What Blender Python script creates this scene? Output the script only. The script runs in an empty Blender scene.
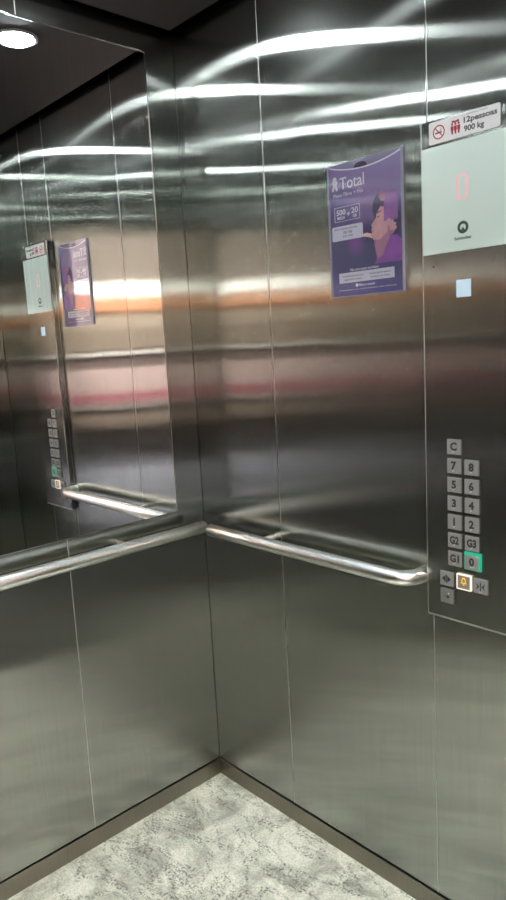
import bpy, bmesh, math
from mathutils import Vector, Matrix
PI = math.pi
scene = bpy.context.scene
C = scene.collection

# ------------------------------------------------------------------ render look
scene.view_settings.view_transform = 'Standard'
scene.view_settings.look = 'None'
scene.view_settings.gamma = 1
scene.view_settings.use_curve_mapping = False
scene.view_settings.exposure = 0.5
cy = scene.cycles
cy.use_denoising = True
try:
    cy.denoiser = 'OPENIMAGEDENOISE'
except Exception:
    pass
cy.max_bounces = 14
cy.glossy_bounces = 12
cy.diffuse_bounces = 4
cy.transmission_bounces = 6
cy.transparent_max_bounces = 12
cy.sample_clamp_indirect = 30.0
cy.caustics_reflective = True
cy.blur_glossy = 0.0

# ------------------------------------------------------------------ dimensions (metres)
D, W = 1.41, 1.50            # depth (x, from mirror wall) and width (y, from panel wall)
CEIL = 2.3505
TOP = 2.46
SK = 0.0546                  # skirting height
S1, S2, S3 = 0.3555, 0.8592, 1.0672
T1 = 0.4833
RAIL_H, RAIL_D, RAIL_R = 0.897, 0.069, 0.0185
OPEN0, OPEN1, OPENZ = -1.40, -0.40, 2.08
LOBX = 3.25

# ------------------------------------------------------------------ materials
def new_mat(name):
    m = bpy.data.materials.new(name)
    m.use_nodes = True
    nt = m.node_tree
    nt.nodes.clear()
    out = nt.nodes.new('ShaderNodeOutputMaterial')
    return m, nt, nt.nodes, nt.links, out

def srgb(r, g, b):
    f = lambda c: (c / 255 / 12.92) if c / 255 <= 0.04045 else ((c / 255 + 0.055) / 1.055) ** 2.4
    return (f(r), f(g), f(b), 1)

def brushed(name, col, rough, aniso, tangent=(0, 0, 1), wave=0.0, wscale=2.2, lobe2=None):
    m, nt, N, L, out = new_mat(name)
    g = N.new('ShaderNodeBsdfAnisotropic')
    g.distribution = 'BECKMANN'
    g.inputs['Color'].default_value = (*col, 1)
    g.inputs['Roughness'].default_value = rough
    g.inputs['Anisotropy'].default_value = aniso
    t = N.new('ShaderNodeCombineXYZ')
    for i in range(3):
        t.inputs[i].default_value = tangent[i]
    L.new(t.outputs[0], g.inputs['Tangent'])
    geo = N.new('ShaderNodeNewGeometry')
    # faint grain in the tone of the metal
    mp = N.new('ShaderNodeMapping'); mp.inputs['Scale'].default_value = (60, 60, 1.3)
    L.new(geo.outputs['Position'], mp.inputs['Vector'])
    nz = N.new('ShaderNodeTexNoise'); nz.inputs['Scale'].default_value = 3; nz.inputs['Detail'].default_value = 3
    L.new(mp.outputs[0], nz.inputs['Vector'])
    rp = N.new('ShaderNodeValToRGB')
    rp.color_ramp.elements[0].position = .3; rp.color_ramp.elements[1].position = .7
    rp.color_ramp.elements[0].color = (*[c * .94 for c in col], 1)
    rp.color_ramp.elements[1].color = (*[min(1, c * 1.05) for c in col], 1)
    L.new(nz.outputs['Fac'], rp.inputs[0]); L.new(rp.outputs[0], g.inputs['Color'])
    if wave > 0:
        n2 = N.new('ShaderNodeTexNoise'); n2.inputs['Scale'].default_value = wscale
        n2.inputs['Detail'].default_value = 1.5; n2.inputs['Roughness'].default_value = .4
        L.new(geo.outputs['Position'], n2.inputs['Vector'])
        b = N.new('ShaderNodeBump'); b.inputs['Distance'].default_value = wave; b.inputs['Strength'].default_value = 1
        L.new(n2.outputs['Fac'], b.inputs['Height']); L.new(b.outputs[0], g.inputs['Normal'])
    if lobe2:
        g2 = N.new('ShaderNodeBsdfAnisotropic'); g2.distribution = 'GGX'
        g2.inputs['Roughness'].default_value = lobe2[1]; g2.inputs['Anisotropy'].default_value = lobe2[2]
        L.new(t.outputs[0], g2.inputs['Tangent']); L.new(rp.outputs[0], g2.inputs['Color'])
        if wave > 0: L.new(b.outputs[0], g2.inputs['Normal'])
        mx = N.new('ShaderNodeMixShader'); mx.inputs[0].default_value = lobe2[0]
        L.new(g.outputs[0], mx.inputs[1]); L.new(g2.outputs[0], mx.inputs[2])
        g3 = N.new('ShaderNodeBsdfAnisotropic'); g3.distribution = 'GGX'; g3.inputs['Roughness'].default_value = .33
        L.new(rp.outputs[0], g3.inputs['Color'])
        m3 = N.new('ShaderNodeMixShader'); m3.inputs[0].default_value = lobe2[3]
        L.new(mx.outputs[0], m3.inputs[1]); L.new(g3.outputs[0], m3.inputs[2]); L.new(m3.outputs[0], out.inputs[0])
    else:
        L.new(g.outputs[0], out.inputs[0])
    return m

def plain(name, col, rough=.5, metallic=0.0, coat=0.0, emit=None, es=0.0, spec=.5, mottled=0.0, mscale=40):
    m, nt, N, L, out = new_mat(name)
    p = N.new('ShaderNodeBsdfPrincipled')
    p.inputs['Base Color'].default_value = col if len(col) == 4 else (*col, 1)
    p.inputs['Roughness'].default_value = rough
    p.inputs['Metallic'].default_value = metallic
    p.inputs['Coat Weight'].default_value = coat
    p.inputs['Coat Roughness'].default_value = .04
    p.inputs['Specular IOR Level'].default_value = spec
    if emit:
        p.inputs['Emission Color'].default_value = emit if len(emit) == 4 else (*emit, 1)
        p.inputs['Emission Strength'].default_value = es
    if mottled > 0:
        tc = N.new('ShaderNodeTexCoord')
        nz = N.new('ShaderNodeTexNoise'); nz.inputs['Scale'].default_value = mscale; nz.inputs['Detail'].default_value = 4
        L.new(tc.outputs['Object'], nz.inputs['Vector'])
        rp = N.new('ShaderNodeValToRGB')
        c = p.inputs['Base Color'].default_value
        rp.color_ramp.elements[0].position = .3; rp.color_ramp.elements[1].position = .7
        rp.color_ramp.elements[0].color = (c[0] * (1 - mottled), c[1] * (1 - mottled), c[2] * (1 - mottled), 1)
        rp.color_ramp.elements[1].color = (c[0] * (1 + mottled), c[1] * (1 + mottled), c[2] * (1 + mottled), 1)
        L.new(nz.outputs['Fac'], rp.inputs[0]); L.new(rp.outputs[0], p.inputs['Base Color'])
    L.new(p.outputs[0], out.inputs[0])
    return m

def emitter(name, col, s):
    m, nt, N, L, out = new_mat(name)
    e = N.new('ShaderNodeEmission'); e.inputs[0].default_value = (*col, 1); e.inputs[1].default_value = s
    L.new(e.outputs[0], out.inputs[0])
    return m

def granite(name):
    m, nt, N, L, out = new_mat(name)
    tc = N.new('ShaderNodeTexCoord')
    p = N.new('ShaderNodeBsdfPrincipled'); p.inputs['Roughness'].default_value = .38
    # cloudy ground
    wn = N.new('ShaderNodeTexNoise'); wn.inputs['Scale'].default_value = 7; wn.inputs['Detail'].default_value = 6
    wn.inputs['Distortion'].default_value = .9; wn.inputs['Roughness'].default_value = .68
    L.new(tc.outputs['Object'], wn.inputs['Vector'])
    r1 = N.new('ShaderNodeValToRGB'); e = r1.color_ramp.elements
    e[0].position = .36; e[0].color = srgb(130, 136, 127)
    e[1].position = .60; e[1].color = srgb(196, 202, 192)
    L.new(wn.outputs['Fac'], r1.inputs[0])
    # fine grain
    fn = N.new('ShaderNodeTexNoise'); fn.inputs['Scale'].default_value = 150; fn.inputs['Detail'].default_value = 5
    fn.inputs['Roughness'].default_value = .75
    L.new(tc.outputs['Object'], fn.inputs['Vector'])
    r2 = N.new('ShaderNodeValToRGB'); e = r2.color_ramp.elements
    e[0].position = .36; e[0].color = (.50, .50, .48, 1)
    e[1].position = .58; e[1].color = (1, 1, 1, 1)
    L.new(fn.outputs['Fac'], r2.inputs[0])
    mx = N.new('ShaderNodeMix'); mx.data_type = 'RGBA'; mx.blend_type = 'MULTIPLY'; mx.inputs[0].default_value = .8
    L.new(r1.outputs[0], mx.inputs[6]); L.new(r2.outputs[0], mx.inputs[7])
    # broken dark veins: thin band of a warped noise, gated by grains
    vn = N.new('ShaderNodeTexNoise'); vn.inputs['Scale'].default_value = 3.6; vn.inputs['Detail'].default_value = 7
    vn.inputs['Distortion'].default_value = 1.3; vn.inputs['Roughness'].default_value = .62
    mp = N.new('ShaderNodeMapping'); mp.inputs['Rotation'].default_value = (0, 0, .7); mp.inputs['Scale'].default_value = (1.0, 2.1, 1)
    mp.inputs['Location'].default_value = (3.1, 1.7, 0)
    L.new(tc.outputs['Object'], mp.inputs['Vector']); L.new(mp.outputs[0], vn.inputs['Vector'])
    r3 = N.new('ShaderNodeValToRGB'); e = r3.color_ramp.elements
    e[0].position = .455; e[0].color = (0, 0, 0, 1)
    e[1].position = .545; e[1].color = (0, 0, 0, 1)
    k = r3.color_ramp.elements.new(.50); k.color = (1, 1, 1, 1)
    L.new(vn.outputs['Fac'], r3.inputs[0])
    gn = N.new('ShaderNodeTexNoise'); gn.inputs['Scale'].default_value = 140; gn.inputs['Detail'].default_value = 3
    L.new(tc.outputs['Object'], gn.inputs['Vector'])
    r4 = N.new('ShaderNodeValToRGB'); e = r4.color_ramp.elements
    e[0].position = .44; e[0].color = (0, 0, 0, 1); e[1].position = .60; e[1].color = (1, 1, 1, 1)
    L.new(gn.outputs['Fac'], r4.inputs[0])
    ml = N.new('ShaderNodeMath'); ml.operation = 'MULTIPLY'
    L.new(r3.outputs[0], ml.inputs[0]); L.new(r4.outputs[0], ml.inputs[1])
    m2 = N.new('ShaderNodeMix'); m2.data_type = 'RGBA'
    L.new(ml.outputs[0], m2.inputs[0]); L.new(mx.outputs[2], m2.inputs[6]); m2.inputs[7].default_value = srgb(72, 75, 70)
    L.new(m2.outputs[2], p.inputs['Base Color'])
    L.new(p.outputs[0], out.inputs[0])
    return m

def poster_paper(name):
    """purple advert print: slow patches of slate, violet and lilac ink"""
    m, nt, N, L, out = new_mat(name)
    tc = N.new('ShaderNodeTexCoord')
    sp = N.new('ShaderNodeSeparateXYZ'); L.new(tc.outputs['Object'], sp.inputs[0])
    nz = N.new('ShaderNodeTexNoise'); nz.inputs['Scale'].default_value = 11; nz.inputs['Detail'].default_value = 3
    L.new(tc.outputs['Object'], nz.inputs['Vector'])
    a = N.new('ShaderNodeMath'); a.operation = 'MULTIPLY_ADD'      # height / .31 with wobble
    L.new(nz.outputs['Fac'], a.inputs[0]); a.inputs[1].default_value = .35
    b = N.new('ShaderNodeMath'); b.operation = 'MULTIPLY_ADD'
    L.new(sp.outputs['Z'], b.inputs[0]); b.inputs[1].default_value = 3.0; b.inputs[2].default_value = -.17
    L.new(b.outputs[0], a.inputs[2])
    r = N.new('ShaderNodeValToRGB'); e = r.color_ramp.elements
    e[0].position = 0.0; e[0].color = srgb(78, 72, 140)
    e[1].position = 1.0; e[1].color = srgb(134, 122, 172)
    for pos, c in ((.2, (80, 80, 122)), (.42, (76, 80, 116)), (.58, (96, 86, 138)), (.75, (140, 128, 168)), (.9, (138, 124, 172))):
        k = r.color_ramp.elements.new(pos); k.color = srgb(*c)
    L.new(a.outputs[0], r.inputs[0])
    col = r.outputs[0]
    for (u, v, rad, c, k) in ((-.030, .120, .038, (140, 84, 166), .75), (.005, .215, .085, (148, 124, 170), .75), (.02, .135, .045, (58, 54, 92), .6), (.09, .12, .05, (72, 62, 140), .6)):
        vd = N.new('ShaderNodeVectorMath'); vd.operation = 'DISTANCE'; vd.inputs[1].default_value = (u, 0, v)
        L.new(tc.outputs['Object'], vd.inputs[0])
        mr = N.new('ShaderNodeMapRange'); mr.interpolation_type = 'SMOOTHSTEP'
        mr.inputs[1].default_value = rad; mr.inputs[2].default_value = 0; mr.inputs[3].default_value = 0; mr.inputs[4].default_value = k
        L.new(vd.outputs['Value'], mr.inputs[0])
        mm = N.new('ShaderNodeMix'); mm.data_type = 'RGBA'; mm.inputs[7].default_value = srgb(*c)
        L.new(mr.outputs[0], mm.inputs[0]); L.new(col, mm.inputs[6]); col = mm.outputs[2]
    p = N.new('ShaderNodeBsdfPrincipled'); p.inputs['Roughness'].default_value = .35
    L.new(col, p.inputs['Base Color'])
    L.new(p.outputs[0], out.inputs[0])
    return m

def clear_sheet(name):
    m, nt, N, L, out = new_mat(name)
    t = N.new('ShaderNodeBsdfTransparent'); t.inputs[0].default_value = (.95, .95, .96, 1)
    g = N.new('ShaderNodeBsdfGlossy'); g.inputs['Roughness'].default_value = .06
    lw = N.new('ShaderNodeLayerWeight'); lw.inputs[0].default_value = .5
    f1 = N.new('ShaderNodeMath'); f1.operation = 'POWER'; f1.inputs[1].default_value = 5; L.new(lw.outputs['Facing'], f1.inputs[0])
    f = N.new('ShaderNodeMath'); f.operation = 'MULTIPLY_ADD'; f.inputs[1].default_value = .9; f.inputs[2].default_value = .045; L.new(f1.outputs[0], f.inputs[0])
    mx = N.new('ShaderNodeMixShader')
    L.new(f.outputs[0], mx.inputs[0]); L.new(t.outputs[0], mx.inputs[1]); L.new(g.outputs[0], mx.inputs[2])
    L.new(mx.outputs[0], out.inputs[0])
    return m

STEEL = (.345, .36, .335)
M = {}
M['steel'] = brushed('brushed_steel', STEEL, .145, .86, wave=.0016, lobe2=(.34, .26, .86, .075))
M['steel_panel'] = brushed('brushed_steel_faceplate', (.335, .345, .325), .145, .86, wave=.0008, lobe2=(.34, .26, .86, .075))
M['skirt'] = brushed('skirting_steel', (.24, .225, .19), .38, .3)
M['rail'] = brushed('rail_steel', (.86, .865, .84), .36, .0, wave=0)
M['chrome'] = brushed('polished_steel', (.78, .79, .80), .12, .0)
M['edge'] = brushed('bright_steel_edge', (.58, .58, .55), .5, 0)
M['mirror'] = brushed('mirror_silver', (.86, .875, .87), .012, 0)
M['dark'] = plain('dark_gap', (.012, .012, .013), .8)
M['ceil'] = plain('ceiling_paint', (.045, .042, .048), .42, spec=.35, mottled=.08, mscale=3)
M['granite'] = granite('light_granite')
M['glass_white'] = plain('back_painted_white_glass', srgb(208, 226, 220), .12, coat=.6, emit=srgb(205, 226, 218), es=.04)  # weak glow added to brighten the white glass
M['red_led'] = plain('red_led_through_glass', srgb(236, 204, 205), .3, emit=(1, .6, .6), es=.06)
M['sticker'] = plain('white_sticker', srgb(222, 224, 224), .3, mottled=.02)
M['red_ink'] = plain('red_ink', srgb(165, 30, 48), .4)
M['grey_ink'] = plain('grey_ink', srgb(72, 66, 74), .4)
M['logo_ink'] = plain('dark_green_grey_ink', srgb(52, 74, 72), .4)
M['button'] = plain('matt_metal_button', (.215, .225, .22), .42, metallic=.35, mottled=.05, mscale=300)
M['button_dark'] = plain('dark_metal_button', (.17, .175, .16), .42, metallic=.5)
M['button_side'] = plain('dark_button_side', (.05, .05, .05), .5, metallic=.4)
M['ink'] = plain('black_ink', (.008, .008, .009), .5)
M['white_ink'] = plain('white_ink', srgb(225, 226, 235), .4)
M['green_lit'] = plain('green_lit_ring', srgb(20, 120, 90), .3, emit=(.03, .62, .40), es=.28)
M['white_lit'] = plain('white_lit_frame', srgb(220, 210, 200), .3, emit=(1, .86, .76), es=.28)
M['yellow'] = plain('yellow_symbol', srgb(235, 180, 30), .4, emit=(1, .62, .04), es=.22)
M['amber_face'] = plain('warm_grey_button_face', (.22, .19, .16), .4, metallic=.3)
M['blue_lit'] = plain('pale_blue_reader', srgb(190, 218, 235), .3, emit=srgb(185, 215, 235), es=.08)
M['brass'] = plain('bright_key_edge', (.6, .6, .56), .3, metallic=1)
M['poster'] = poster_paper('poster_print')
M['violet'] = plain('violet_ink', srgb(140, 86, 168), .4, mottled=.15, mscale=30)
M['mauve'] = plain('mauve_ink', srgb(148, 104, 168), .4, mottled=.15, mscale=40)
M['deep'] = plain('deep_purple_ink', srgb(40, 24, 62), .4)
M['hair'] = plain('dark_hair_ink', srgb(70, 60, 92), .4, mottled=.2, mscale=60)
M['skin'] = plain('skin_ink', srgb(204, 160, 166), .4, mottled=.12, mscale=60)
M['skin_shade'] = plain('rosy_skin_ink', srgb(172, 122, 150), .4, mottled=.12, mscale=60)
M['peach'] = plain('peach_ink', srgb(226, 186, 180), .4)
M['notice'] = plain('pale_grey_ink', srgb(206, 210, 226), .4)
M['backplate'] = plain('frosted_plastic', srgb(140, 138, 165), .25, coat=.4)
M['clear'] = clear_sheet('clear_plastic_sheet')
M['clear_edge'] = plain('clear_plastic_edge', srgb(150, 152, 172), .2, coat=.5)
M['lamp'] = emitter('downlight_glow', (.89, .958, 1.0), 80)
M['lamp_ring'] = plain('downlight_ring', (.5, .5, .5), .4, metallic=.6)
M['lobby_floor'] = plain('dark_lobby_tile', (.010, .010, .010), .3, mottled=.2, mscale=6)
M['lobby_ceil'] = plain('lobby_ceiling', (.16, .13, .11), .7)
M['lobby_wall'] = plain('lobby_plaster', (.22, .18, .155), .7, mottled=.06, mscale=4)
LOB = dict(
    white=plain('lit_fascia', (.85, .85, .85), .5, emit=(1, .97, .95), es=5.5),
    copper=plain('copper_wood', (.72, .29, .13), .5, mottled=.1, mscale=5),
    taupe=plain('taupe_board', (.30, .235, .19), .6, mottled=.1, mscale=4),
    beige=plain('beige_board', (.42, .34, .28), .6, mottled=.1, mscale=4),
    trimwhite=plain('white_rail_paint', (.85, .82, .80), .5),
    mauve=plain('mauve_board', (.16, .11, .11), .6),
    pink=plain('pink_board', (.74, .56, .56), .6, mottled=.1, mscale=4),
    red=plain('crimson_board', (.55, .17, .23), .6),
    dark=plain('black_counter', (.02, .018, .018), .5),
    tan=plain('tan_counter_edge', (.36, .28, .24), .6),
    blue=plain('blue_grey_board', (.70, .73, .90), .6, mottled=.1, mscale=4))

# ------------------------------------------------------------------ mesh helpers
class MB:
    """collects shapes, each with its own material slot, into ONE mesh"""
    def __init__(s):
        s.bm = bmesh.new(); s.mats = []
    def slot(s, m):
        if m not in s.mats: s.mats.append(m)
        return s.mats.index(m)
    def _put(s, tmp, m, mx=None, smooth=False):
        i = s.slot(m)
        if mx: bmesh.ops.transform(tmp, matrix=mx, verts=tmp.verts)
        for f in tmp.faces: f.material_index = i; f.smooth = smooth
        me = bpy.data.meshes.new('tmp'); tmp.to_mesh(me); tmp.free()
        s.bm.from_mesh(me); bpy.data.meshes.remove(me)
    def box(s, x0, x1, y0, y1, z0, z1, m, bevel=0.0, seg=2):
        t = bmesh.new(); bmesh.ops.create_cube(t, size=1)
        for v in t.verts:
            v.co = Vector((x0 if v.co.x < 0 else x1, y0 if v.co.y < 0 else y1, z0 if v.co.z < 0 else z1))
        if bevel > 0:
            bmesh.ops.bevel(t, geom=t.edges[:], offset=bevel, segments=seg, profile=.5, affect='EDGES')
        s._put(t, m); return s
    def tube(s, pts, r, m, n=20, cap=True, round_cap=0.0):
        """swept circle through pts"""
        t = bmesh.new(); pts = [Vector(p) for p in pts]; rings = []
        prev = None
        for i, p in enumerate(pts):
            a = pts[max(0, i - 1)]; b = pts[min(len(pts) - 1, i + 1)]
            d = (b - a).normalized()
            if prev is None:
                u = Vector((0, 0, 1)) if abs(d.z) < .9 else Vector((1, 0, 0))
            else: u = prev
            u = (u - d * u.dot(d)).normalized(); prev = u; w = d.cross(u)
            rings.append([t.verts.new(p + (u * math.cos(2 * PI * k / n) + w * math.sin(2 * PI * k / n)) * r) for k in range(n)])
        for a, b in zip(rings, rings[1:]):
            for k in range(n): t.faces.new((a[k], a[(k + 1) % n], b[(k + 1) % n], b[k]))
        if cap:
            for ring, p, q in ((rings[0], pts[0], pts[1]), (rings[-1], pts[-1], pts[-2])):
                d = (p - q).normalized()
                inner = [t.verts.new(p + (v.co - p) * .78 + d * r * .28) for v in ring]
                for k in range(n): t.faces.new((ring[k], ring[(k + 1) % n], inner[(k + 1) % n], inner[k]))
                t.faces.new(inner)
        bmesh.ops.recalc_face_normals(t, faces=t.faces)
        s._put(t, m, smooth=True); return s
    def cyl(s, c, axis, r, h, m, n=32, r2=None):
        t = bmesh.new()
        bmesh.ops.create_cone(t, cap_ends=True, segments=n, radius1=r, radius2=r if r2 is None else r2, depth=h)
        q = Vector((0, 0, 1)).rotation_difference(Vector(axis)).to_matrix().to_4x4()
        s._put(t, m, Matrix.Translation(c) @ q); return s
    def ring(s, c, r0, r1, h, m, n=40):
        t = bmesh.new(); L = []
        for r, z in ((r0, 0), (r1, 0), (r1, -h * .6), (r1 - .004, -h), (r0 + .004, -h), (r0, -h * .5)):
            L.append([t.verts.new((c[0] + r * math.cos(2 * PI * k / n), c[1] + r * math.sin(2 * PI * k / n), c[2] + z)) for k in range(n)])
        for a, b in zip(L, L[1:] + L[:1]):
            for k in range(n): t.faces.new((a[k], a[(k + 1) % n], b[(k + 1) % n], b[k]))
        bmesh.ops.recalc_face_normals(t, faces=t.faces)
        s._put(t, m, smooth=True); return s
    # ---- shapes drawn on the panel wall: (s, z) outlines at depth d0..d1 in front of it
    def plate(s, pts, d0, d1, m):
        t = bmesh.new()
        a = [t.verts.new((p[0], -d0, p[1])) for p in pts]; b = [t.verts.new((p[0], -d1, p[1])) for p in pts]
        n = len(pts)
        t.faces.new(b); t.faces.new(a[::-1])
        for k in range(n): t.faces.new((a[k], a[(k + 1) % n], b[(k + 1) % n], b[k]))
        bmesh.ops.recalc_face_normals(t, faces=t.faces)
        bmesh.ops.triangulate(t, faces=[f for f in t.faces if len(f.verts) > 4])
        s._put(t, m); return s
    def rect(s, s0, s1, z0, z1, d0, d1, m): return s.plate([(s0, z0), (s1, z0), (s1, z1), (s0, z1)], d0, d1, m)
    def rrect(s, s0, s1, z0, z1, r, d0, d1, m, n=5):
        P = []
        for cx_, cz_, a0 in ((s1 - r, z0 + r, -90), (s1 - r, z1 - r, 0), (s0 + r, z1 - r, 90), (s0 + r, z0 + r, 180)):
            for k in range(n + 1):
                a = math.radians(a0 + 90 * k / n); P.append((cx_ + r * math.cos(a), cz_ + r * math.sin(a)))
        return s.plate(P, d0, d1, m)
    def disc(s, c, rx, rz, d0, d1, m, n=28, rot=0):
        P = []
        for k in range(n):
            a = 2 * PI * k / n; x, z = rx * math.cos(a), rz * math.sin(a)
            P.append((c[0] + x * math.cos(rot) - z * math.sin(rot), c[1] + x * math.sin(rot) + z * math.cos(rot)))
        return s.plate(P, d0, d1, m)
    def hoop(s, c, r0, r1, d0, d1, m, n=36, sq=1.0):
        for k in range(n):
            a, b = 2 * PI * k / n, 2 * PI * (k + 1) / n
            s.plate([(c[0] + r * math.cos(t), c[1] + sq * r * math.sin(t)) for r, t in ((r0, a), (r1, a), (r1, b), (r0, b))], d0, d1, m)
        return s
    def bar(s, p, q, w, d0, d1, m):
        p, q = Vector(p), Vector(q); d = (q - p).normalized(); n = Vector((-d.y, d.x)) * w / 2
        return s.plate([tuple(p - n), tuple(q - n), tuple(q + n), tuple(p + n)], d0, d1, m)
    def frame(s, s0, s1, z0, z1, w, d0, d1, m):
        s.rect(s0, s1, z0, z0 + w, d0, d1, m); s.rect(s0, s1, z1 - w, z1, d0, d1, m)
        s.rect(s0, s0 + w, z0 + w, z1 - w, d0, d1, m); s.rect(s1 - w, s1, z0 + w, z1 - w, d0, d1, m); return s
    def text(s, body, c, h, depth, m, width=None, bold=0.0, align='CENTER'):
        """lettering on the panel wall, cap height h, centred on c = (s, z), at a depth in front of the wall"""
        cu = bpy.data.curves.new('txt', 'FONT'); cu.body = body; cu.size = 1; cu.extrude = 0; cu.offset = bold
        cu.resolution_u = 3
        ob = bpy.data.objects.new('txt', cu); C.objects.link(ob)
        bpy.context.view_layer.update()
        me = bpy.data.meshes.new_from_object(ob.evaluated_get(bpy.context.evaluated_depsgraph_get()))
        bpy.data.objects.remove(ob); bpy.data.curves.remove(cu)
        xs = [v.co.x for v in me.vertices]; ys = [v.co.y for v in me.vertices]
        caph = .70
        k = h / caph; kx = k if width is None else width / (max(xs) - min(xs))
        x0 = (min(xs) + max(xs)) / 2 if align == 'CENTER' else min(xs)
        yc = .35
        for v in me.vertices:
            v.co = Vector((c[0] + (v.co.x - x0) * kx, -depth, c[1] + (v.co.y - yc) * k))
        t = bmesh.new(); t.from_mesh(me); bpy.data.meshes.remove(me)
        bmesh.ops.recalc_face_normals(t, faces=t.faces)
        if t.faces and sum(f.normal.y * f.calc_area() for f in t.faces) > 0:
            bmesh.ops.reverse_faces(t, faces=t.faces)
        g = bmesh.ops.extrude_face_region(t, geom=t.faces[:])
        for v in [e for e in g['geom'] if isinstance(e, bmesh.types.BMVert)]: v.co.y -= .00025
        s._put(t, m); return s
    def build(s, name, parent=None):
        if parent is not None:
            o = parent.get('_o') ; off = Vector(ROOT[parent.name])
        else: off = Vector((0, 0, 0))
        bmesh.ops.translate(s.bm, verts=s.bm.verts, vec=-off)
        me = bpy.data.meshes.new(name); s.bm.to_mesh(me); s.bm.free()
        for m in s.mats: me.materials.append(m)
        o = bpy.data.objects.new(name, me); C.objects.link(o)
        if parent is not None: o.parent = parent
        ROOT[o.name] = tuple(off)
        return o

ROOT = {}
def thing(name, label, cat, loc, group=None):
    o = bpy.data.objects.new(name, None); C.objects.link(o)
    o.location = loc; o.empty_display_size = .05
    o['label'] = label; o['category'] = cat
    if group: o['group'] = group
    ROOT[o.name] = tuple(loc)
    return o
def tag(o, label, cat, group=None):
    o['label'] = label; o['category'] = cat
    if group: o['group'] = group
    return o
def recentre(o, loc):
    """put the origin of a one-mesh thing at its base"""
    o.data.transform(Matrix.Translation(-Vector(loc))); o.location = loc; return o
def struct(mb, name):
    o = mb.build(name); o['kind'] = 'structure'; return o

# ------------------------------------------------------------------ cab shell
GAP = .0011
def panels(mb, axis, cuts, z0, z1, m, face, back):
    for a, b in zip(cuts, cuts[1:]):
        a += GAP if abs(a) > .001 else .0002; b -= GAP if abs(b) > .001 else .0002
        if b < cuts[-1] - .01:      # bright strip added in the joint, stands for panel edges catching light
            o_ = face + (.0012 if back > face else -.0012)
            if axis == 'x': mb.box(b, b + 2 * GAP, min(o_, back), max(o_, back), z0, z1, M['edge'])
            else: mb.box(min(o_, back), max(o_, back), b, b + 2 * GAP, z0, z1, M['edge'])
        if axis == 'x': mb.box(a, b, min(face, back), max(face, back), z0, z1, m, .0012, 2)
        else: mb.box(min(face, back), max(face, back), a, b, z0, z1, m, .0012, 2)

PT = .018   # panel thickness
mb = MB(); panels(mb, 'x', [0, S1, S2, S3, D], SK + .0014, TOP, M['steel'], 0, PT)
mb.box(-.06, D + .06, PT, .06, 0, TOP, M['dark']); struct(mb, 'wall_right')
mb = MB(); panels(mb, 'y', [-W, -W + T1, -T1, 0], SK + .0014, TOP, M['steel'], 0, -PT)
mb.box(-.06, -PT, -W, PT, 0, TOP, M['dark']); struct(mb, 'wall_back')
mb = MB(); panels(mb, 'x', [0, S1, S2, S3, D], SK + .0014, TOP, M['steel'], -W, -W - PT)
mb.box(-.06, D + .06, -W - .06, -W - PT, 0, TOP, M['dark']); struct(mb, 'wall_left')
mb = MB()
mb.box(D, D + .05, OPEN1, 0, 0, TOP, M['steel'], .001)
mb.box(D, D + .05, -W, OPEN0, 0, TOP, M['steel'], .001)
mb.box(D, D + .05, OPEN0, OPEN1, OPENZ, TOP, M['steel'], .001)
struct(mb, 'wall_front')

mb = MB(); mb.box(0, D, -W, 0, -.03, 0, M['granite']); struct(mb, 'floor')
mb = MB()
mb.box(.032, D - .032, -W + .032, -.032, CEIL, CEIL + .025, M['ceil'], .002)
mb.box(-.06, D + .06, -W - .06, .06, TOP, TOP + .02, M['dark'])
struct(mb, 'ceiling')

for nm, bx in (('baseboard_back', (0, .005, -W, 0)), ('baseboard_right', (.005, D, -.005, 0)),
               ('baseboard_left', (.005, D, -W, -W + .005))):
    mb = MB(); mb.box(*bx, 0, SK, M['skirt'], .0012); struct(mb, nm)

# ------------------------------------------------------------------ mirror on the back wall
MZ0, MZ1, MY0, MY1 = .9461, 2.2882, -W + .1045, -.1045
mir = thing('mirror', 'large wall mirror filling the upper left wall above the handrail', 'mirror', (0, (MY0 + MY1) / 2, MZ0))
MB().box(.0002, .0012, MY0, MY1, MZ0, MZ1, M['mirror']).build('mirror_glass', mir)
mb = MB()
mb.tube([(.001, MY0, MZ1), (.001, MY1, MZ1)], .0026, M['chrome'], 12)
mb.tube([(.001, MY1, MZ1), (.001, MY1, MZ0)], .0011, M['skirt'], 10)
mb.tube([(.001, MY1, MZ0), (.001, MY0, MZ0)], .0011, M['skirt'], 10)
mb.tube([(.001, MY0, MZ0), (.001, MY0, MZ1)], .0011, M['skirt'], 10)
f = mb.build('mirror_frame', mir); f['label'] = 'thin polished metal edge'

# ------------------------------------------------------------------ handrails
def arc(c, r, a0, a1, n, plane):
    P = []
    for k in range(n + 1):
        a = math.radians(a0 + (a1 - a0) * k / n)
        P.append((c[0] + r * math.cos(a), c[1] + r * math.sin(a), c[2]))
    return P
def bracket(foot, elbow, top, wall_axis):
    """slim curved arm from a wall rosette to the underside of the rail"""
    pts = []
    p0, p1, p2 = Vector(foot), Vector(elbow), Vector(top)
    for k in range(11):
        t = k / 10
        pts.append(p0 * (1 - t) ** 2 + p1 * 2 * t * (1 - t) + p2 * t * t)
    mb = MB(); mb.tube(pts, .0075, M['rail'], 14)
    return mb

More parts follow.
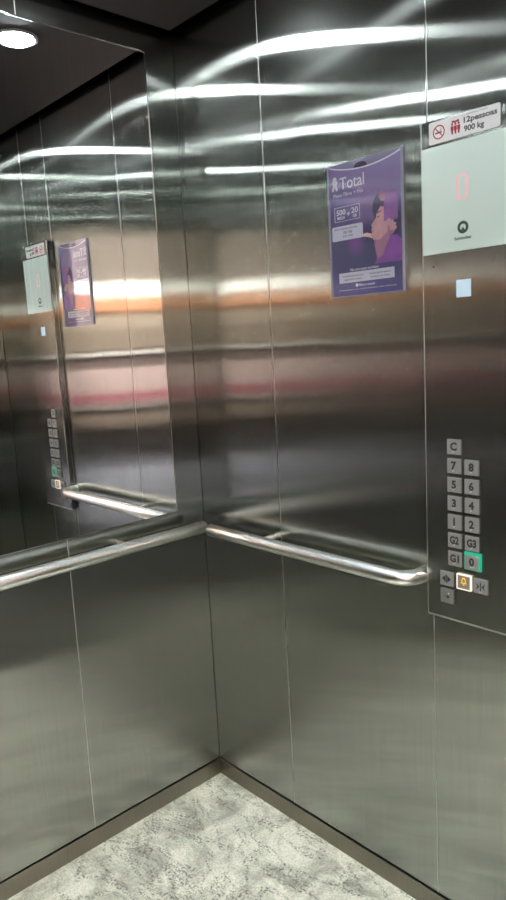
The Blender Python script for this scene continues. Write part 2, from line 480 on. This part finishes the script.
hr = thing('handrail', 'brushed steel handrail on the right wall ending beside the control panel', 'handrail', (.45, 0, RAIL_H))
BR = .05
xe = .8575
pts = [(.117, -RAIL_D, RAIL_H), (.3, -RAIL_D, RAIL_H), (.55, -RAIL_D, RAIL_H)]
pts += arc((xe - BR - RAIL_R, -RAIL_D + BR, RAIL_H), BR, -90, 0, 10, 0)
pts += [(xe - RAIL_R, -.002, RAIL_H)]
MB().tube(pts, RAIL_R, M['rail'], 24).build('rail_tube', hr)
for s in (.325,):
    b = bracket((s, -.001, RAIL_H), (s, -.03, RAIL_H), (s, -RAIL_D + .012, RAIL_H - .001), 'y').build('bracket', hr)

hl = thing('handrail', 'long brushed steel handrail below the mirror on the left wall', 'handrail', (0, -W / 2, RAIL_H))
ye = -W + .03
pts = [(RAIL_D, -.056, RAIL_H), (RAIL_D, -.4, RAIL_H), (RAIL_D, -1.0, RAIL_H)]
pts += [(RAIL_D - BR + BR * math.cos(a), ye + RAIL_R + BR - BR * math.sin(a), RAIL_H) for a in [PI / 2 * k / 10 for k in range(11)]]
pts += [(.002, ye + RAIL_R, RAIL_H)]
MB().tube(pts, RAIL_R, M['rail'], 24).build('rail_tube', hl)
for y in (-.322, -1.178):
    b = bracket((.001, y, RAIL_H), (.03, y, RAIL_H), (RAIL_D - .012, y, RAIL_H - .001), 'x').build('bracket', hl)

# ------------------------------------------------------------------ ceiling downlights
for x, y, lab in ((.258, -.363, 'round glowing ceiling downlight whose reflection shows at the top of the mirror'),
                  (1.13, -.385, 'round ceiling downlight above the control panel'),
                  (.258, -1.125, 'round ceiling downlight beside the mirror wall, far from the control panel'),
                  (1.13, -1.125, 'round ceiling downlight above the doorway, far from the control panel')):
    t = thing('ceiling_light', lab, 'ceiling light', (x, y, CEIL), 'ceiling downlights')
    MB().ring((x, y, CEIL), .050, .062, .006, M['lamp_ring']).build('trim_ring', t)
    MB().cyl((x, y, CEIL - .005), (0, 0, 1), .042, .010, M['lamp'], 40, r2=.051).build('lens', t)

# ------------------------------------------------------------------ control panel
PC = .0224
cop = thing('control_panel', 'raised steel lift control panel with white display and number buttons', 'control panel', (.967, 0, .8103))
c0, c1, cz0, cz1 = .8592, 1.0765, .8103, 1.8925
mb = MB(); mb.box(c0, c1, -PC, 0, cz0, cz1, M['steel_panel'], .0010, 2)
mb.build('faceplate', cop)
mb = MB()
mb.box(c0 - .0004, c1 + .0004, -PC - .0002, -PC + .004, cz0 - .0016, cz0 + .0030, M['edge'], .0006, 1)
mb.box(c0 - .0008, c0 + .0010, -PC - .0002, -PC + .004, cz0, cz1, M['edge'], .0004, 1)
e = mb.build('edge_trim', cop); e['label'] = 'thin bright steel edge'
# display glass
GD = PC + .0016
disp = MB().box(c0 + .0014, c1 - .0006, -GD, -PC, 1.6225, 1.8390, M['glass_white'], .0006, 1).build('display_glass', cop)
disp['label'] = 'white glass display field'
dg = MB()
z0_, s0_ = 1.748, .955
hw, hh, w_ = .0150, .026, .0085
dg.plate([(s0_ - hw, z0_ - hh + .008), (s0_ - hw + w_, z0_ - hh + .008), (s0_ - hw + w_, z0_ + hh - .008), (s0_ - hw, z0_ + hh - .008)], GD, GD + .0003, M['red_led'])
dg.plate([(s0_ + hw - w_, z0_ - hh + .008), (s0_ + hw, z0_ - hh + .008), (s0_ + hw, z0_ + hh - .008), (s0_ + hw - w_, z0_ + hh - .008)], GD, GD + .0003, M['red_led'])
for sg in (-1, 1):
    dg.plate([(s0_ - hw + .001, z0_ + sg * (hh - .007)), (s0_ - hw + .008, z0_ + sg * hh), (s0_ + hw - .008, z0_ + sg * hh), (s0_ + hw - .001, z0_ + sg * (hh - .007)),
              (s0_ + hw - .006, z0_ + sg * (hh - .011)), (s0_ + hw - .010, z0_ + sg * (hh - .006)), (s0_ - hw + .010, z0_ + sg * (hh - .006)), (s0_ - hw + .006, z0_ + sg * (hh - .011))], GD, GD + .0003, M['red_led'])
d_ = dg.build('floor_digit', disp); d_['label'] = 'pale red digit 0'
lg = MB(); lc = (.957, 1.6685)
lg.hoop(lc, .0068, .0125, GD, GD + .0003, M['logo_ink'])
lg.plate([(lc[0] - .0042, lc[1] - .0065), (lc[0] - .0012, lc[1] + .0005), (lc[0], lc[1] - .0020), (lc[0] + .0012, lc[1] + .0005), (lc[0] + .0042, lc[1] - .0065)], GD, GD + .0003, M['logo_ink'])
lg.text('Schindler', (lc[0], 1.6475), .0055, GD, M['logo_ink'], width=.040, bold=.03)
lg.build('maker_logo', disp)
# pale blue reader window, microphone holes
rd = MB().rrect(.9405, .9735, 1.5285, 1.5640, .001, PC, PC + .0012, M['blue_lit']).build('reader_window', cop)
rd['label'] = 'small pale blue lit square'
mb = MB()
mb.disc((.886, 1.5975), .0022, .0022, PC, PC + .0003, M['ink']); mb.disc((.889, 1.5978), .001, .001, PC, PC + .0004, M['brass'])
mb.build('pin_hole', cop)
mb = MB()
for dx, dz in ((-.004, -.003), (0, .001), (.003, -.004), (.003, .005), (-.001, -.006), (.0045, .001)):
    mb.disc((1.022 + dx, 1.5985 + dz), .0009, .0013, PC, PC + .0003, M['ink'])
mb.build('speaker_holes', cop)

BS = .0328
BD = PC + .0050
def button(s, z, face, side, name='button'):
    mb = MB()
    mb.box(s - BS / 2, s + BS / 2, -BD, -PC + .0005, z - BS / 2, z + BS / 2, face, .0009, 2)
    return mb.build(name, cop)
def gasket(s, z, b):
    MB().rect(s - BS / 2 - .0016, s + BS / 2 + .0016, z - BS / 2 - .0016, z + BS / 2 + .0016, PC, PC + .0006, M['button_side']).build('button_collar', b)
Z0, DZ = 1.2100, .0422
colA, colB = .9325, .9745
rows = [('C', None), ('7', '8'), ('5', '6'), ('3', '4'), ('1', '2'), ('G2', 'G3'), ('G1', '0')]
for k, (a, b2) in enumerate(rows):
    for col, ch in ((colA, a), (colB, b2)):
        if ch is None: continue
        z = Z0 - k * DZ
        b = button(col, z, M['button'], M['button_side'])
        if ch == '0':
            b['label'] = 'button 0 with green lit edge'
            mb = MB(); r_ = BS / 2
            mb.rect(col - r_ - .0012, col + r_ + .0012, z - r_ - .0012, z + r_ + .0012, PC, BD - .0008, M['green_lit'])
            mb.rect(col - r_ - .0012, col + r_ + .0050, z + r_, z + r_ + .0060, PC, BD - .0004, M['green_lit'])  # glow halo put into the shape: wider green bars at top and right
            mb.rect(col + r_, col + r_ + .0050, z - r_ - .0012, z + r_, PC, BD - .0004, M['green_lit'])
            mb.build('lit_ring', b)
        else:
            b['label'] = 'button marked ' + ch
            gasket(col, z, b)
        mb = MB()
        mb.text(ch, (col, z + .0016), .0165, BD, M['ink'], width=(.0225 if len(ch) == 2 else None), bold=.042)
        mb.build('symbol', b)
        mb = MB()
        for i in range(2 if ch != '0' else 4):
            mb.disc((col - .002 + .0026 * i, z - .0112 + .0016 * (i % 2)), .0008, .0008, BD, BD + .0003, M['white_ink'])
        mb.build('braille_dots', b)
ZB = .9065
# door open
b = button(.9115, ZB, M['button'], M['button_side']); b['label'] = 'door opening button'; gasket(.9115, ZB, b)
s_ = .9115; mb = MB()
mb.bar((s_, ZB - .0098), (s_, ZB + .0098), .0026, BD, BD + .0003, M['ink'])
for sg in (-1, 1):
    mb.plate([(s_ + sg * .0026, ZB - .0078), (s_ + sg * .0115, ZB), (s_ + sg * .0026, ZB + .0078)], BD, BD + .0003, M['ink'])
mb.build('symbol', b)
# alarm
s_ = .9550; b = button(s_, ZB + .001, M['amber_face'], M['button_side']); b['label'] = 'alarm button with yellow bell and white lit frame'
mb = MB(); r_ = BS / 2; z = ZB + .001
mb.frame(s_ - r_ - .0012, s_ + r_ + .0012, z - r_ - .0012, z + r_ + .0012, .0024, PC, BD + .0006, M['white_lit']); mb.build('lit_frame', b)
mb = MB()
bell = [(-.0075, -.006), (.0075, -.006), (.0062, -.0035), (.005, -.002), (.0048, .0035), (.003, .007), (0, .0082), (-.003, .007), (-.0048, .0035), (-.005, -.002), (-.0062, -.0035)]
inner = [(p[0] * .62, p[1] * .62) for p in bell]
for k in range(len(bell)):
    q = (k + 1) % len(bell)
    mb.plate([(s_ + v[0], z + .003 + v[1]) for v in (bell[k], bell[q], inner[q], inner[k])], BD, BD + .0003, M['yellow'])
mb.disc((s_, z - .0055), .0018, .0018, BD, BD + .0003, M['yellow'])
mb.build('symbol', b)
# door close
s_ = .9955; b = button(s_, ZB, M['button'], M['button_side']); b['label'] = 'door closing button'; gasket(s_, ZB, b)
mb = MB(); mb.bar((s_, ZB - .0098), (s_, ZB + .0098), .0026, BD, BD + .0003, M['ink'])
for sg in (-1, 1):
    mb.plate([(s_ + sg * .0120, ZB - .0090), (s_ + sg * .0022, ZB), (s_ + sg * .0120, ZB + .0090), (s_ + sg * .0075, ZB)], BD, BD + .0003, M['ink'])
mb.build('symbol', b)
mb = MB(); mb.disc((s_ - .002, ZB - .012), .0008, .0008, BD, BD + .0003, M['white_ink']); mb.disc((s_ + .002, ZB - .012), .0008, .0008, BD, BD + .0003, M['white_ink']); mb.build('braille_dots', b)
# dark key button
s_, z = .9120, .8655; b = button(s_, z, M['button_dark'], M['button_side'], 'key_switch'); b['label'] = 'dark square key switch'
mb = MB(); mb.bar((s_ - .006, z - .001), (s_ + .006, z - .001), .0018, BD, BD + .0003, M['ink']); mb.plate([(s_ + .001, z - .006), (s_ + .008, z - .001), (s_ + .001, z + .004)], BD, BD + .0003, M['ink'])
mb.disc((s_ + .0045, z + .0065), .0014, .0014, BD, BD + .0003, M['white_ink']); mb.build('symbol', b)

# ------------------------------------------------------------------ capacity plate
q0, q1, w0, w1 = .8800, 1.0380, 1.8445, 1.8875
sgn = thing('capacity_sign', 'small white capacity plate for 12 people and 900 kg above the display', 'sign', (.965, -PC, w0))
TD = PC + .0022
MB().rrect(q0, q1, w0, w1, .003, PC, TD, M['sticker']).build('plate', sgn)
mb = MB()
cc = (.9035, 1.8655)
mb.hoop(cc, .0115, .0140, TD, TD + .0003, M['red_ink'])
mb.bar((cc[0] - .0085, cc[1] + .0085), (cc[0] + .0085, cc[1] - .0085), .0022, TD, TD + .0004, M['red_ink'])
mb.bar((cc[0] - .0085, cc[1] - .0015), (cc[0] + .0070, cc[1] - .0005), .0030, TD, TD + .0003, M['grey_ink'])
mb.bar((cc[0] + .0040, cc[1] + .0015), (cc[0] + .0060, cc[1] + .0070), .0012, TD, TD + .0003, M['grey_ink'])
a = mb.build('no_smoking_symbol', sgn)
mb = MB()
for dx in (-.0075, 0, .0075):
    x = .9420 + dx; zb = 1.8535
    mb.disc((x, zb + .0190), .0024, .0024, TD, TD + .0003, M['red_ink'])
    mb.plate([(x - .0032, zb + .0155), (x + .0032, zb + .0155), (x + .0032, zb + .0070), (x + .0021, zb + .0070), (x + .0018, zb), (x - .0018, zb), (x - .0021, zb + .0070), (x - .0032, zb + .0070)], TD, TD + .0003, M['red_ink'])
for dx in (-.0055, .0055):
    mb.disc((.9420 + dx, 1.8775), .0030, .0021, TD, TD + .0003, M['red_ink'])
mb.plate([(.9340, 1.8752), (.9500, 1.8752), (.9465, 1.8785), (.9375, 1.8785)], TD, TD + .0003, M['red_ink'])
mb.build('people_symbol', sgn)
mb = MB()
mb.text('CAPACIDADE MÁXIMA', (.9900, 1.8840), .0026, TD, M['grey_ink'], width=.047)
mb.text('12pessoas', (.9965, 1.8745), .0105, TD, M['grey_ink'], width=.072, bold=.03)
mb.text('900 kg', (.9830, 1.8580), .0105, TD, M['grey_ink'], width=.044, bold=.03)
mb.build('lettering', sgn)

# ------------------------------------------------------------------ poster holder and poster
PS0, PS1, PZ0, PZ1 = .5845, .7965, 1.5555, 1.8655
HW, HH = PS1 - PS0, PZ1 - PZ0
hd = thing('sign_holder', 'clear plastic wall holder around the purple poster beside the display', 'sign holder', (PS0 + HW / 2, 0, PZ0))
PD = .0075
mb = MB(); mb.rect(PS0, PS1, PZ0, PZ1, 0, .0025, M['backplate']); mb.build('back_plate', hd)
mb = MB()
notch = [(PS0 + HW * (.43 + .085 * math.cos(a)), PZ1 - .0150 * math.sin(a)) for a in [PI * k / 12 for k in range(13)]]
mb.plate([(PS0, PZ0), (PS1, PZ0), (PS1, PZ1)] + notch + [(PS0, PZ1)], PD - .0012, PD - .0004, M['clear'])
mb.build('front_sheet', hd)
mb = MB()
mb.rect(PS0 - .001, PS0 + .0012, PZ0, PZ1, 0, PD, M['clear_edge'])
mb.rect(PS1 - .0012, PS1 + .0015, PZ0, PZ1, 0, PD, M['clear_edge'])
mb.rect(PS0 - .002, PS1 + .002, PZ0 - .001, PZ0 + .0010, 0, PD, M['clear_edge'])
b = mb.build('rim', hd); b['label'] = 'bright clear plastic rim'

pl = (PS0 + HW / 2, -.003, PZ0 + .002)
po = thing('poster', 'purple phone and fibre advertising poster with a woman looking up', 'poster', pl)
def U(u, v): return (PS0 + .002 + u * (HW - .004), PZ0 + .002 + v * (HH - .004))
top = []
for k in range(25):
    u = 1 - k / 24
    sag = 1.0 - .055 * math.sin(PI * min(1, max(0, u))) ** .8
    top.append(U(u, sag))
P1, P2, P3, P4 = .0030, .0036, .0039, .0042
mb = MB(); mb.plate([U(0, 0), U(1, 0)] + top, .0028, P1, M['poster'])
sh = mb.build('printed_sheet', po)
mb = MB()   # glare painted as a white border along the sagging top edge
for a, b in zip(top, top[1:]):
    mb.plate([a, b, (b[0], b[1] - .0030), (a[0], a[1] - .0030)], P1, P1 + .0004, M['white_ink'])
bd = mb.build('glare_border', po)
mb = MB()   # dark tab seen in the finger notch
mb.disc(U(.45, .955), .019, .0095, .0026, .0028, M['deep'])
mb.build('purple_tab', po)
# portrait
mb = MB()
mb.plate([U(*p) for p in ((.62, .215), (1.0, .215), (1.0, .36), (.93, .40), (.86, .42), (.78, .40), (.70, .31))], P1, P2, M['violet'])
mb.disc(U(.76, .60), .030, .040, P1, P2, M['hair'], rot=.3)
mb.disc(U(.90, .50), .020, .030, P1, P2, M['hair'])
mb.plate([U(*p) for p in ((.62, .405), (.72, .43), (.83, .47), (.84, .40), (.73, .27), (.66, .25), (.635, .33))], P2, P3, M['skin_shade'])   # neck
mb.plate([U(*p) for p in ((.714, .625), (.665, .580), (.655, .550), (.628, .530), (.585, .502), (.605, .487), (.588, .470), (.600, .452), (.580, .428), (.612, .395), (.70, .388), (.83, .445), (.86, .555), (.80, .62))], P3, P4, M['skin'])
mb.plate([U(*p) for p in ((.465, .452), (.53, .455), (.60, .440), (.605, .405), (.53, .425), (.465, .432))], P3 - .0001, P3 + .0001, M['peach'])
mb.plate([U(*p) for p in ((.668, .548), (.705, .555), (.705, .562), (.668, .556))], P4, P4 + .0002, M['hair'])
mb.plate([U(*p) for p in ((.675, .580), (.73, .592), (.73, .599), (.675, .588))], P4, P4 + .0002, M['hair'])
mb.plate([U(*p) for p in ((.600, .466), (.635, .464), (.635, .459), (.600, .461))], P4, P4 + .0002, M['skin_shade'])
for i, (a_, b_) in enumerate(((.81, .505), (.85, .495), (.88, .478), (.885, .455))):
    mb.disc(U(a_, b_), .010, .0048, P4 + .0002, P4 + .0005, M['skin'], rot=.7 - .2 * i)
mb.disc(U(.86, .46), .011, .014, P4, P4 + .0002, M['skin_shade'])
mb.rect(*[U(.765, 0)[0], U(.95, 0)[0]], U(0, .515)[1], U(0, .725)[1], P4, P4 + .0002, M['mauve'])
mb.frame(U(.765, 0)[0], U(.95, 0)[0], U(0, .515)[1], U(0, .725)[1], .0010, P4 + .0002, P4 + .0004, M['violet'])
mb.disc(U(.745, .700), .009, .012, P4 + .0002, P4 + .0004, M['skin_shade'], rot=.4)
mb.build('portrait', po)
# headline
mb = MB()
pu = U(.075, .862); px, pz = pu
mb.disc((px, pz + .0110), .0062, .0062, P1, P2, M['white_ink'])
for a, b in (((-.009, .004), (.009, .004)), ((0, .005), (-.007, -.015)), ((0, .005), (.007, -.015))):
    mb.bar((px + a[0], pz + a[1]), (px + b[0], pz + b[1]), .0058, P1, P2, M['white_ink'])
mb.disc((px, pz - .001), .0050, .0070, P1, P2, M['white_ink'])
mb.build('figure_logo', po)
mb = MB()
mb.text('Total', U(.325, .860), .0270, P1, M['white_ink'], width=.073, bold=.006)
mb.text('Plano Fibra + Pós', U(.265, .776), .0088, P1, M['white_ink'], width=.090, bold=.006)
mb.build('headline', po)
mb = MB()
mb.frame(U(.06, 0)[0], U(.43, 0)[0], U(0, .575)[1], U(0, .685)[1], .0009, P1, P2, M['white_ink'])
mb.text('500', U(.155, .645), .0125, P1, M['white_ink'], width=.028, bold=.012)
mb.text('MEGA', U(.155, .603), .0070, P1, M['white_ink'], width=.024, bold=.01)
mb.text('+', U(.265, .625), .0120, P1, M['white_ink'], bold=.02)
mb.text('20', U(.355, .645), .0125, P1, M['white_ink'], width=.020, bold=.012)
mb.text('GB', U(.355, .603), .0070, P1, M['white_ink'], width=.012, bold=.01)
mb.build('offer_box', po)
mb = MB()
mb.rrect(U(.015, 0)[0], U(.465, 0)[0], U(0, .430)[1], U(0, .540)[1], .004, P1, P2, M['notice'])
mb.text('Plano completo para casa', U(.22, .520), .0040, P2, M['grey_ink'], width=.070)
mb.text('R$ 150', U(.25, .490), .0060, P2, M['grey_ink'], width=.026)
mb.text('por mês', U(.25, .463), .0050, P2, M['grey_ink'], width=.030)
mb.build('price_box', po)
mb = MB()
mb.text('Fale com nosso vendedor', U(.47, .197), .0060, P1, M['white_ink'], width=.086, bold=.012)
mb.rect(U(.10, 0)[0], U(.885, 0)[0], U(0, .100)[1], U(0, .178)[1], P1, P2, M['notice'])
mb.text('Atendimento no local', U(.30, .152), .0045, P2, M['grey_ink'], width=.062)
mb.text('Assine agora mesmo', U(.69, .152), .0045, P2, M['grey_ink'], width=.062)
mb.text('segunda a sexta', U(.30, .126), .0045, P2, M['grey_ink'], width=.055)
mb.text('todos os dias', U(.69, .126), .0045, P2, M['grey_ink'], width=.055)
mb.disc(U(.36, .075), .0040, .0040, P1, P2, M['white_ink'])
mb.text('fibra e movel', U(.50, .075), .0055, P1, M['white_ink'], width=.046, bold=.01)
mb.text('consulte as condicoes da oferta', U(.50, .045), .0025, P1, M['white_ink'], width=.17)
mb.build('contact_box', po)

# ------------------------------------------------------------------ landing outside the open door
mb = MB()
mb.box(1.50, 1.58, OPEN1 + .0, 2.6, 0, 2.7, M['lobby_wall'])
mb.box(1.50, 1.58, -4.2, OPEN0, 0, 2.7, M['lobby_wall'])
mb.box(1.50, 1.58, OPEN0, OPEN1, OPENZ, 2.7, M['lobby_wall'])
struct(mb, 'wall_landing')
mb = MB(); mb.box(D, LOBX + .3, -4.2, 2.6, -.03, -.001, M['lobby_floor']); struct(mb, 'floor_landing')
mb = MB(); mb.box(1.50, LOBX + .3, -4.2, 2.6, 2.7, 2.74, M['lobby_ceil']); struct(mb, 'ceiling_landing')
mb = MB(); mb.box(LOBX, LOBX + .1, -4.2, 2.6, 0, 2.7, M['lobby_wall']); struct(mb, 'wall_lobby')
mb = MB(); mb.box(1.50, LOBX + .1, -4.3, -4.2, 0, 2.7, M['lobby_wall']); mb.box(1.50, LOBX + .1, 2.6, 2.7, 0, 2.7, M['lobby_wall']); struct(mb, 'wall_lobby_ends')
bands = [(1.893, 1.985, 'white', .06), (1.763, 1.893, 'copper', .05), (1.62, 1.763, 'beige', .02), (1.46, 1.62, 'taupe', .02),
         (1.405, 1.435, 'trimwhite', .06), (1.30, 1.405, 'mauve', .03), (1.10, 1.30, 'pink', .04), (1.02, 1.10, 'red', .04), (.985, 1.005, 'trimwhite', .06),
         (.92, .985, 'dark', .03), (.82, .92, 'tan', .06), (.48, .82, 'dark', .03), (.245, .48, 'blue', .03), (.205, .245, 'dark', .02), (0, .205, 'blue', .03)]
for i, (a, b, k, dpt) in enumerate(bands):
    mb = MB(); mb.box(LOBX - dpt, LOBX, -3.8, 2.2, a, b, LOB[k], .003); struct(mb, 'trim_%d' % (i + 1))

def area(name, loc, rot, sx, sy, power, col):
    l = bpy.data.lights.new(name, 'AREA'); l.shape = 'RECTANGLE'; l.size = sx; l.size_y = sy; l.energy = power; l.color = col
    o = bpy.data.objects.new(name, l); C.objects.link(o); o.location = loc; o.rotation_euler = rot
    return o
area('landing_fill', (2.35, -.9, 2.69), (0, -.35, 0), .5, 4.0, 700, (1, .93, .88))  # unseen area light with no fixture, added to brighten the lobby wall

w = bpy.data.worlds.new('world'); scene.world = w; w.use_nodes = True
w.node_tree.nodes['Background'].inputs[0].default_value = (.5, .5, .5, 1)
w.node_tree.nodes['Background'].inputs[1].default_value = 0.004

# ------------------------------------------------------------------ camera
cd = bpy.data.cameras.new('camera'); co = bpy.data.objects.new('camera', cd); C.objects.link(co)
fw = Vector((-0.73080086, 0.66479132, -0.15486319)); rt = Vector((0.67814682, 0.73295682, -0.05376972)); up = Vector((-0.07776238, 0.14431494, 0.9864716))
mx = Matrix((rt, up, -fw)).transposed().to_4x4(); mx.translation = Vector((1.74033, -1.35128, 1.46111))
co.matrix_world = mx
cd.sensor_fit = 'VERTICAL'; cd.sensor_height = 36; cd.sensor_width = 36 * 506 / 900
cd.lens = 693.8776 * 36 / 900
cd.clip_start = .01
scene.camera = co
